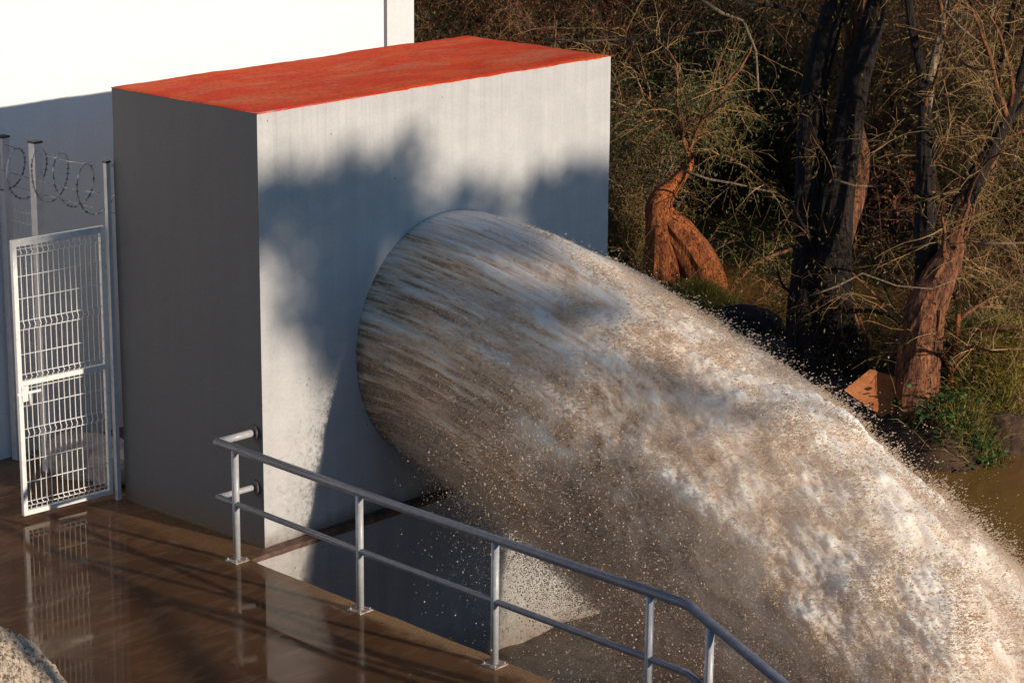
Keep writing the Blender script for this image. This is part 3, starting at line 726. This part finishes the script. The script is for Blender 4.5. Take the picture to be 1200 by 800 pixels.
def put(k, x, y, rz_, s, label, group, dz=-.05, name='bare_shrub'):
    p = PROT[k]
    if k in used:
        r = p.copy(); COL.objects.link(r)
        for ch in p.children:
            c = ch.copy(); COL.objects.link(c); c.parent = r
    else: r = p; used.add(k)
    r.location = (x, y, gz(x, y) + dz); r.rotation_euler = (0, 0, rz_); r.scale = (s, s, s); tag(r, label, 'shrub', group)
    return r
def xy_of(u, v): return (-13.2 + u * .743 + v * .669, -14.8 + u * .669 - v * .743)
LB = {0: 'tan twiggy shrub', 1: 'brown shrub with green leaves',
      2: 'tall shrub with rusty leaves', 3: 'dense dark leafy shrub',
      4: 'low drooping shrub'}
rs = random.Random(5)
for u, step in ((45.2, .95), (46.6, 1.1), (48.6, 1.3), (50.8, 1.5), (52.5, 1.8), (56, 2.2), (61, 2.8), (67, 3.2)):
    v = -4.2
    while v < .21 * u + .6:
        uu = u + rs.uniform(-.8, .8) - (7.6 * min(1, max(0, (v - 6.4) / 1.2)) if u < 50 else 4 * min(1, max(0, (v - 6.4) / 1.2)))
        x, y = xy_of(uu, v); k = rs.choice([0, 1, 2, 3, 3, 1, 2] if v < 4 else [0, 1, 2, 0, 3])
        if not (x < 7.2 and y < 14):
            q = v / uu; side = 'just right of the red roof' if q < .085 else 'above the orange trunk' if q < .115 else 'left of the dark forked tree' if q < .142 else 'behind the dark forked tree' if q < .172 else 'towards the right edge'
            row = 'at the water edge' if uu < 47 else 'amid the thicket' if uu < 52 else 'far back'
            put(k, x, y, rs.uniform(0, 6.28), rs.uniform(.85, 1.25), LB[k] + ' ' + row + ' ' + side, 'shrubs massed across the pool')
        v += step * rs.uniform(.7, 1.3)
# nearer side: left of the orange trunk, behind the dark tree, right mound
near = [(0, 16.7, 10.6, 1.0), (3, 15.9, 9.8, .9), (3, 17.3, 12.3, 1.1), (2, 15.9, 10.9, .85), (1, 14.8, 9.2, .6), (4, 16.0, 9.0, .8),
        (1, 14.9, 3.3, .7), (0, 15.0, 1.6, .9), (2, 15.2, 2.3, .9), (0, 15.3, 1.0, .9), (1, 15.6, .2, .75), (4, 15.8, -.3, .7)]
for i, (k, x, y, s) in enumerate(near):
    g = 'shrubs left of the orange trunk' if y > 8.5 else 'shrubs on the right hand mound'
    lb = {0: 'tan twiggy shrub', 1: 'brown shrub with green leaves', 2: 'tall brown shrub with rusty leaves', 3: 'dense dark leafy shrub', 4: 'low drooping tan shrub'}[k]
    put(k, x, y, i * 1.7, s, lb + (' between the red roof and the orange trunk' if y > 8.5 else ' behind the furrowed tree on the right bank'), g)

# thin background trees -------------------------------------------------
def thin_tree(seed, h, mt, bark_):
    rng = np.random.default_rng(seed); root = empty('bare_tree'); K = 7
    P = [(0, 0, 0)]; d = np.array([rng.normal() * .12, rng.normal() * .12, 1.])
    for k in range(1, K): d = d + rng.normal(size=3) * [.12, .12, 0]; P.append(tuple(np.array(P[-1]) + d / np.linalg.norm(d) * h / (K - 1)))
    _, PP, RR = trunk_mesh('trunk', P, np.linspace(.15, .03, K), MAT[bark_], root, 12, 5, .12, seed)
    Pn, Rn = resample(PP, RR); C, R1 = branches(Pn, Rn, 26, h * .22, .04, 7, .8, -.03, .25, .2, rng)
    V, F = tube_arrays(C, R1, 5); tag(link('branches', np_mesh('branches', V, F, True), MAT[bark_], root), kind='stuff')
    T1, Ra = branches(C, R1, 12, h * .09, .01, 5, .9, .04, 0, .15, rng); T2, Rb = branches(T1, Ra, 5, h * .05, .0045, 4, .9, .08, 0, .1, rng)
    V, F = join([tube_arrays(T1, Ra, 3), tube_arrays(T2, Rb, 3)]); tag(link('twigs', np_mesh('twigs', V, F), MAT[mt], root), kind='stuff')
    return root
TP = [thin_tree(31, 8.5, 'twig_tan', 'bark_pale'), thin_tree(32, 9.5, 'twig_brown', 'bark_dark')]; tu = set()
for i, (u, v) in enumerate([(46.5, 1.2), (48, 3.4), (51, .2), (52, 2.3), (50, 5.2), (46, 6.3), (43, 7.8), (47, 8.8), (55, 4.2), (57, 7.4), (54, 10.2), (60, 1.0), (60, 11), (40.5, 8.4), (63, 5.5)]):
    k = i % 2; p = TP[k]
    if k in tu:
        r = p.copy(); COL.objects.link(r)
        for ch in p.children: c = ch.copy(); COL.objects.link(c); c.parent = r
    else: r = p; tu.add(k)
    x, y = xy_of(u, v); r.location = (x, y, gz(x, y) - .1); r.rotation_euler = (0, 0, i * 2.3); s = .8 + .06 * (i % 5); r.scale = (s, s, s)
    tag(r, ('slim pale leafless tree rising from the tangle beyond the pool', 'slim dark leafless tree rising from the tangle beyond the pool')[k], 'tree', 'slim bare trees beyond the pool')

# grass and ground plants ------------------------------------------------
def tuft(name, c, n, spread, h, mat, label, cat, seed, lean=.35, wid=.006):
    rng = np.random.default_rng(seed); xy = rng.normal(size=(n, 2)) * np.array(spread); x = c[0] + xy[:, 0]; y = c[1] + xy[:, 1]
    z = ground_h(x, y) - .03; base = np.stack([x - c[0], y - c[1], z - c[2]], 1)
    a = rng.normal(size=(n, 3)) * lean; a[:, 2] = 1; a /= np.linalg.norm(a, axis=1, keepdims=True)
    L = h * (.4 + .8 * rng.random(n))[:, None]; s = np.cross(a, rng.normal(size=(n, 3))); s /= np.linalg.norm(s, axis=1, keepdims=True); s *= wid
    mid = base + a * L * .55; b2 = a.copy(); b2[:, 2] -= .5; tip = mid + b2 * L * .45
    V = np.stack([base - s, base + s, mid + s * .8, mid - s * .8, tip], 1).reshape(-1, 3); i = np.arange(n) * 5
    F = np.concatenate([np.stack([i, i + 1, i + 2, i + 3], 1), np.stack([i + 3, i + 2, i + 4, i + 4], 1)])
    me = bpy.data.meshes.new(name); me.from_pydata(V.tolist(), [], [list(f) if f[2] != f[3] else list(f[:3]) for f in F]); me.update()
    o = link(name, me, MAT[mat]); o.location = c; return tag(o, label, cat, None, 'stuff')
tuft('grass', (15.15, 7.15, -1.9), 7000, (.26, .34), .42, 'grass_y', 'yellow green grass clump at the foot of the orange trunk', 'grass', 1)
tuft('grass', (15.0, 6.6, -1.9), 2500, (.25, .4), .22, 'grass_y', 'sparse yellow grass running down the bank beside the pool', 'grass', 2)
tuft('grass', (13.2, .72, -1.0), 12000, (.42, .30), .42, 'grass_y', 'yellow grass hanging over the right hand mound', 'grass', 3, .5)
tuft('dry_stalks', (12.9, .62, -1.6), 4000, (.35, .3), .5, 'straw', 'dry tan stalks on the face of the right hand mound', 'stalks', 4, .8, .004)
def leafy(name, c, n, spread, h, size, mat, label, seed):
    rng = np.random.default_rng(seed); P = rng.normal(size=(n, 3)) * np.array([spread[0], spread[1], h * .35]); P[:, 2] = np.abs(P[:, 2])
    P[:, 2] += ground_h(c[0] + P[:, 0], c[1] + P[:, 1]) - c[2]
    a = rng.normal(size=(n, 3)); a[:, 2] *= .4; a /= np.linalg.norm(a, axis=1, keepdims=True); b = np.cross(a, rng.normal(size=(n, 3)) * .4 + [0, 0, 1]); b /= np.linalg.norm(b, axis=1, keepdims=True)
    s = size * (.5 + rng.random(n))[:, None]
    V = np.stack([P, P + a * s * .5 + b * s * .35, P + a * s, P + a * s * .5 - b * s * .35], 1).reshape(-1, 3)
    o = link(name, np_mesh(name, V, np.arange(4 * n).reshape(-1, 4)), MAT[mat]); o.location = c; return tag(o, label, 'plants', None, 'stuff')
leafy('leafy_plants', (12.55, .85, -2.0), 2600, (.34, .42), .5, .07, 'grass_g', 'bright green leafy plants at the waterline under the furrowed trunk', 5)
leafy('leafy_plants', (12.6, .25, -2.15), 1500, (.3, .3), .35, .06, 'grass_g', 'low green plants along the water below the mound', 6)

# leaning orange sheet on the bank
V = np.array([(11.72, 2.00, -1.46), (12.00, 1.80, -1.20), (12.33, 1.33, -1.36), (12.08, 1.35, -1.95)]); o0 = V[0].copy(); nn = np.cross(V[1] - V[0], V[3] - V[0]); nn /= np.linalg.norm(nn)
bm = bmesh.new(); vs = [bm.verts.new(p - o0 + nn * s * .025) for s in (-1, 1) for p in V]
for f in ((0, 1, 2, 3), (7, 6, 5, 4), (0, 4, 5, 1), (1, 5, 6, 2), (2, 6, 7, 3), (3, 7, 4, 0)): bm.faces.new([vs[i] for i in f])
bmesh.ops.recalc_face_normals(bm, faces=bm.faces[:]); bmesh.ops.subdivide_edges(bm, edges=bm.edges[:], cuts=5, use_grid_fill=True)
for v in bm.verts: v.co += Vector(((fbm(np.array([[v.co.x * 6, v.co.y * 6, v.co.z * 6]]), 3)[0] - .5) * .05 * nn).tolist())
me = bpy.data.meshes.new('broken_slab'); bm.to_mesh(me); bm.free(); o = link('broken_slab', me, MAT['plank']); o.location = o0
tag(o, 'orange four cornered slab leaning against the base of the furrowed tree', 'slab')
rock('boulder', (14.75, 5.75, -1.95), (.45, .55, .32), 5, MAT['bark_dark'], 'dark rounded boulder at the water edge below the yellow grass', 'boulder')
rock('earth_clod', (13.0, .40, -2.0), (.42, .30, .34), 6, MAT['soil'], 'red brown earth lump under the yellow grass mound', 'earth')

# ------------------------------------------------------------------ trees on the opposite bank (they shade the block)
TX = [(-4.5, 2.6), (-3, 2.9), (-1.5, 3.3), (0, 3.12), (.3, 3.22), (1.4, 3.22), (1.75, 3.42), (1.95, 2.95), (2.1, 2.75), (2.4, 2.8), (2.63, 2.98), (2.92, 2.7), (3.1, 2.6), (3.4, 2.78), (3.75, 2.72), (4.24, 2.88), (4.6, 2.7), (6, 3.1), (8.5, 2.6)]
BX = [(-4.5, 2.2), (-3, 1.9), (-.1, 1.9), (.7, 1.75), (.95, .9), (1.3, .6), (3, .5), (5, .4), (8.5, .8)]
def interp(T, x): return np.interp(x, [a for a, b in T], [b for a, b in T])
def shade_tree(x0, x1, T0, trunk, label, seed, n=520):
    rng = np.random.default_rng(seed); cs = []
    while len(cs) < n:
        x = rng.uniform(x0, x1); z = rng.uniform(.3, 3.6); t, b = interp(TX, x), interp(BX, x)
        if not (b + .12 < z < t - .12): continue
        if -.3 < x < .85 and 1.98 < z < 2.98 and rng.random() < .97: continue
        if z < b + .35 and rng.random() < .4: continue
        if .88 < x < 1.5 and z < 1.75 and rng.random() < .9: continue
        if 1.2 < x < 3.3 and z < 2.4 and rng.random() < .93: continue
        y = T0 + rng.normal() * 1.1; cs.append((x + .168 * y, -y, z + .229 * y))
    cs = np.array(cs); root = tag(empty(trunk and 'riverside_tree', (0, 0, 0)), label, 'tree')
    tp = np.array([(a + .168 * T0, -T0, b + .229 * T0) for a, b in trunk[0]]); o0 = np.array([tp[0][0], tp[0][1], gz(tp[0][0], tp[0][1]) - .1]); tp[0] = o0; root.location = o0
    _, P, R = trunk_mesh('trunk', tp - o0, trunk[1], MAT['bark_dark'], root, 14, 6, .1, seed)
    pe = P[-1]; nb = 60 if x1 > 2 else 22; sel = cs[rng.choice(len(cs), nb, False)] - o0
    pl = np.stack([pe[None] * (1 - f) + sel * f + rng.normal(size=sel.shape) * .12 * (0 < f < 1) for f in np.linspace(0, 1, 6)], 1)
    V, F = tube_arrays(pl, np.full((nb, 6), 1.) * np.linspace(.07 if nb > 30 else .03, .012, 6)[None], 5); tag(link('branches', np_mesh('branches', V, F), MAT['bark_dark'], root), kind='stuff')
    m = 26; C = np.repeat(cs - o0, m, 0) + rng.normal(size=(len(cs) * m, 3)) * .12
    V, F = leaves(C[:, None].repeat(2, 1), len(C), .15, rng, .3, .35, .02)
    tag(link('foliage', np_mesh('foliage', V, F), MAT['leaf_dark'], root), kind='stuff')
shade_tree(-.28, 1.2, 24, ([(-4.2, -7.4), (-4.3, -3.5), (-4.0, -1.0), (-3.2, 1.0), (-1.9, 2.5), (-.45, 3.08)], [.26, .22, .19, .16, .13, .09]), 'small leafy tree on the opposite bank leaning in front of the broad one', 41, 130)
shade_tree(1.0, 8.4, 24, ([(6.6, -7.4), (6.3, -3), (6.0, 0), (5.6, 1.5)], [.25, .2, .17, .12]), 'broad leafy tree on the opposite bank throwing shade over the outlet block', 42, 760)

# ------------------------------------------------------------------ the water jet
wj = tag(empty('water_jet', (2.27, 0, 1.47)), 'huge muddy foaming jet of water bursting out of the round mouth in the grey block', 'water jet')
WO = np.array([2.27, 0, 1.47]); KG = .050; KA = .13
def jet_frame(s):
    sl_ = 2 * KG * s + KA * (1 - np.exp(-s / .5)); n = np.sqrt(1 + sl_ ** 2); T = np.stack([s * 0, -1 / n, -sl_ / n], -1); N = np.stack([s * 0, -sl_ / n, 1 / n], -1)
    return T, N
def jet_c(s): return np.stack([s * 0, -s, -KG * s * s - KA * (s - .5 * (1 - np.exp(-s / .5)))], -1)
def jet_r(s, th):
    low = .5 - .5 * np.sin(th)                                   # 1 at the underside
    return 1.155 + s * (.0 + .02 * low)
def jet_disp(s, th):
    rr = jet_r(s, th); x = np.cos(th) * rr; n = np.sin(th) * rr
    a1 = 1.0 / (1 + .9 * s)                                      # streak anisotropy fades downstream
    sk = s * (.5 + .55 * sstep(s, .4, 4))
    big = fbm(np.stack([x * 1.1, n * 1.1, sk * .8], -1), 4)
    mid = fbm(np.stack([x * 3.4 + 7, n * 3.4, sk * 2.2], -1), 5, .6)
    fin = fbm(np.stack([x * 11, n * 11 + 3, sk * 5.5], -1), 4, .62)
    str_ = fbm(np.stack([x * 34, n * 34, s * 2.2], -1), 4, .65)
    thr = np.mod(th, 2 * np.pi) - rad(153) + .05 * np.sin(s * 2.3); rg = np.exp(-(thr / .10) ** 2) * sstep(s, .5, 1.6) * (1 - sstep(s, 4.6, 6)) * (.4 + .9 * mid)
    rid = 1 - np.abs(2 * fbm(np.stack([x * 5 + 3, n * 5, sk * 3.6], -1), 4, .6) - 1)
    near_ = 1 - .85 * sstep(s, .5, 3.6)
    A = sstep(s, 0, .5)
    d = A * ((big - .5) * (.05 + .06 * s) + (mid - .5) * (.03 + .013 * s) + (fin - .5) * (.02 + .017 * np.minimum(s, 4)) + (rid - .75) * .012 * np.minimum(s, 4)) + (str_ - .5) * .045 * near_ * sstep(s, 0, .12) + .07 * rg
    foam = .53 + (big - .5) * .55 + (mid - .5) * .45 + (fin - .5) * 1.4 * (1 - .5 * near_) + (str_ - .5) * 2.0 * near_ + .06 * sstep(s, 0, 3) - .06 * near_ + .28 * rg
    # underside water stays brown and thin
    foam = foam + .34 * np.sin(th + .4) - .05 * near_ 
    return d, np.clip(foam, 0, 1)
def jet_pos(s, th, off=0.0):
    T, N = jet_frame(s); d, f = jet_disp(s, th); R = jet_r(s, th) + d + off
    return jet_c(s) + R[..., None] * (np.cos(th)[..., None] * np.array([1., 0, 0]) + np.sin(th)[..., None] * N), f
ns, nth = 700, 620
sv = np.linspace(-.03, 8.4, ns); sv = np.maximum(sv, 0) + np.minimum(sv, 0) * 1
# denser toward the side facing the walkway (th = 60..330 deg)
tt = np.linspace(0, 1, nth + 1)[:-1]; thv = 2 * np.pi * tt - np.sin(2 * np.pi * tt - rad(190)) * -.0
SS, TH = np.meshgrid(sv, thv, indexing='ij'); Pj, fo = jet_pos(np.maximum(SS, 0), TH); Pj[0, :, 1] += .05
idx = np.arange(SS.size).reshape(SS.shape); b = np.roll(idx, -1, 1)
F = np.stack([idx[:-1], idx[1:], b[1:], b[:-1]], -1).reshape(-1, 4)
me = np_mesh('water_body', Pj.reshape(-1, 3), F, True)
at = me.attributes.new('foam', 'FLOAT', 'POINT'); at.data.foreach_set('value', fo.reshape(-1).astype(np.float32))
link('water_body', me, MAT['jet'], wj)

def gn_spray(name, P, SC, ROT, mat, parent, sub=1):
    me = bpy.data.meshes.new(name); me.vertices.add(len(P)); me.vertices.foreach_set('co', P.astype(np.float32).ravel())
    a = me.attributes.new('dscale', 'FLOAT_VECTOR', 'POINT'); a.data.foreach_set('vector', SC.astype(np.float32).ravel())
    a = me.attributes.new('drot', 'FLOAT_VECTOR', 'POINT'); a.data.foreach_set('vector', ROT.astype(np.float32).ravel())
    o = link(name, me, mat, parent)
    g = bpy.data.node_groups.new(name, 'GeometryNodeTree')
    g.interface.new_socket(name='Geometry', in_out='INPUT', socket_type='NodeSocketGeometry'); g.interface.new_socket(name='Geometry', in_out='OUTPUT', socket_type='NodeSocketGeometry')
    gi = g.nodes.new('NodeGroupInput'); go = g.nodes.new('NodeGroupOutput'); ip = g.nodes.new('GeometryNodeInstanceOnPoints')
    ic = g.nodes.new('GeometryNodeMeshIcoSphere'); ic.inputs['Radius'].default_value = 1; ic.inputs['Subdivisions'].default_value = sub
    sm = g.nodes.new('GeometryNodeSetMaterial'); sm.inputs['Material'].default_value = mat
    n1 = g.nodes.new('GeometryNodeInputNamedAttribute'); n1.data_type = 'FLOAT_VECTOR'; n1.inputs[0].default_value = 'dscale'
    n2 = g.nodes.new('GeometryNodeInputNamedAttribute'); n2.data_type = 'FLOAT_VECTOR'; n2.inputs[0].default_value = 'drot'
    L = g.links.new; L(gi.outputs[0], ip.inputs['Points']); L(ic.outputs[0], sm.inputs[0]); L(sm.outputs[0], ip.inputs['Instance'])
    L(n1.outputs[0], ip.inputs['Scale']); L(n2.outputs[0], ip.inputs['Rotation']); L(ip.outputs[0], go.inputs[0])
    md = o.modifiers.new('spray', 'NODES'); md.node_group = g
    return tag(o, kind='stuff')
rng = np.random.default_rng(77); N = 900000
s = 8.2 * rng.random(N) ** .8; th = rng.random(N) * 2 * np.pi
fr = fbm(np.stack([np.cos(th) * 4 * jet_r(s, th), np.sin(th) * 4 * jet_r(s, th), s * 3], -1), 4, .6)
keep = rng.random(N) < np.clip((fr - .40) * 4, .06, 1) * np.clip(.12 + s * .45, 0, 1); s, th = s[keep], th[keep]; n = len(s)
off = rng.exponential(1, n) * (.010 + .017 * s) - .006
off = np.where(np.sin(th) > .0, off * .6, off)
P, f = jet_pos(s, th, off)
P += rng.normal(size=P.shape) * (.003 + .003 * s)[:, None]
r0 = np.clip(rng.lognormal(math.log(.0034), .45, n), .0018, .011) * np.clip(1 - off * .8, .4, 1)
SC = np.stack([r0 * rng.uniform(.5, 1.1, n), r0 * rng.uniform(.5, 1.1, n), r0 * rng.uniform(1, 3.0, n)], 1)
ROT = np.stack([np.arctan(1 / (2 * KG * s + .05)) + rng.normal(size=n) * .25, rng.normal(size=n) * .25, rng.random(n) * .3], 1)
gn_spray('froth', P, SC, ROT, MAT['drops'], wj)
# loose spray falling below and thrown around the jet
N = 230000; s = .15 + 8 * rng.random(N) ** .9; th = rng.normal(size=N) * .85 + 1.42 * np.pi; off = rng.exponential(1, N) * (.03 + .085 * s) * np.clip(s / 1.6, .12, 1)
P, f = jet_pos(s, th, off); P += rng.normal(size=P.shape) * .05 * np.clip(s / 1.6, .1, 1)[:, None]
P[:, 2] = np.maximum(P[:, 2], -3.3); P[:, 1] = np.minimum(P[:, 1], -.11)
r0 = np.clip(rng.lognormal(math.log(.0024), .42, N), .0012, .0065); SC = np.stack([r0, r0, r0 * rng.uniform(1, 2, N)], 1)
gn_spray('spray', P, SC, rng.normal(size=(N, 3)) * .3, MAT['drops'], wj)
# fine mist hugging the jet: a closed shell of real scattering air
def mist_shell():
    sv = np.linspace(.02, 8.6, 90); tv = np.linspace(0, 2 * np.pi, 73)[:-1]; SS, TH = np.meshgrid(sv, tv, indexing='ij'); T, N_ = jet_frame(SS)
    low = .5 - .5 * np.sin(TH)
    R_ = jet_r(SS, TH) + .012 + .018 * SS + low ** 2 * .055 * SS + (fbm(np.stack([np.cos(TH) * 2, np.sin(TH) * 2, SS * 1.3], -1), 3) - .5) * .10 * np.minimum(SS, 2)
    P = jet_c(SS) + R_[..., None] * (np.cos(TH)[..., None] * np.array([1., 0, 0]) + np.sin(TH)[..., None] * N_)
    P[..., 1] = np.minimum(P[..., 1], -.012 - WO[1])
    idx = np.arange(SS.size).reshape(SS.shape); b = np.roll(idx, -1, 1)
    F = np.stack([idx[:-1], idx[1:], b[1:], b[:-1]], -1).reshape(-1, 4); V = P.reshape(-1, 3); n = len(V)
    V = np.vstack([V, P[0].mean(0), P[-1].mean(0)]); F = F[:, ::-1].tolist()
    for k in range(len(tv)):
        F.append([idx[0, k], idx[0, (k + 1) % len(tv)], n]); F.append([idx[-1, (k + 1) % len(tv)], idx[-1, k], n + 1])
    me = bpy.data.meshes.new('mist'); me.from_pydata(V.tolist(), [], [[int(i) for i in f] for f in F]); me.update(); return me
mm = bpy.data.materials.new('fine_mist'); mm.use_nodes = True; t_ = mm.node_tree; t_.nodes.clear()
ou = t_.nodes.new('ShaderNodeOutputMaterial'); pv = t_.nodes.new('ShaderNodeVolumePrincipled')
pv.inputs['Color'].default_value = (.99, .94, .865, 1); pv.inputs['Density'].default_value = 1.3; pv.inputs['Anisotropy'].default_value = .2
t_.links.new(pv.outputs[0], ou.inputs['Volume'])
tag(link('mist', mist_shell(), mm, wj), kind='stuff')
print('tris done')
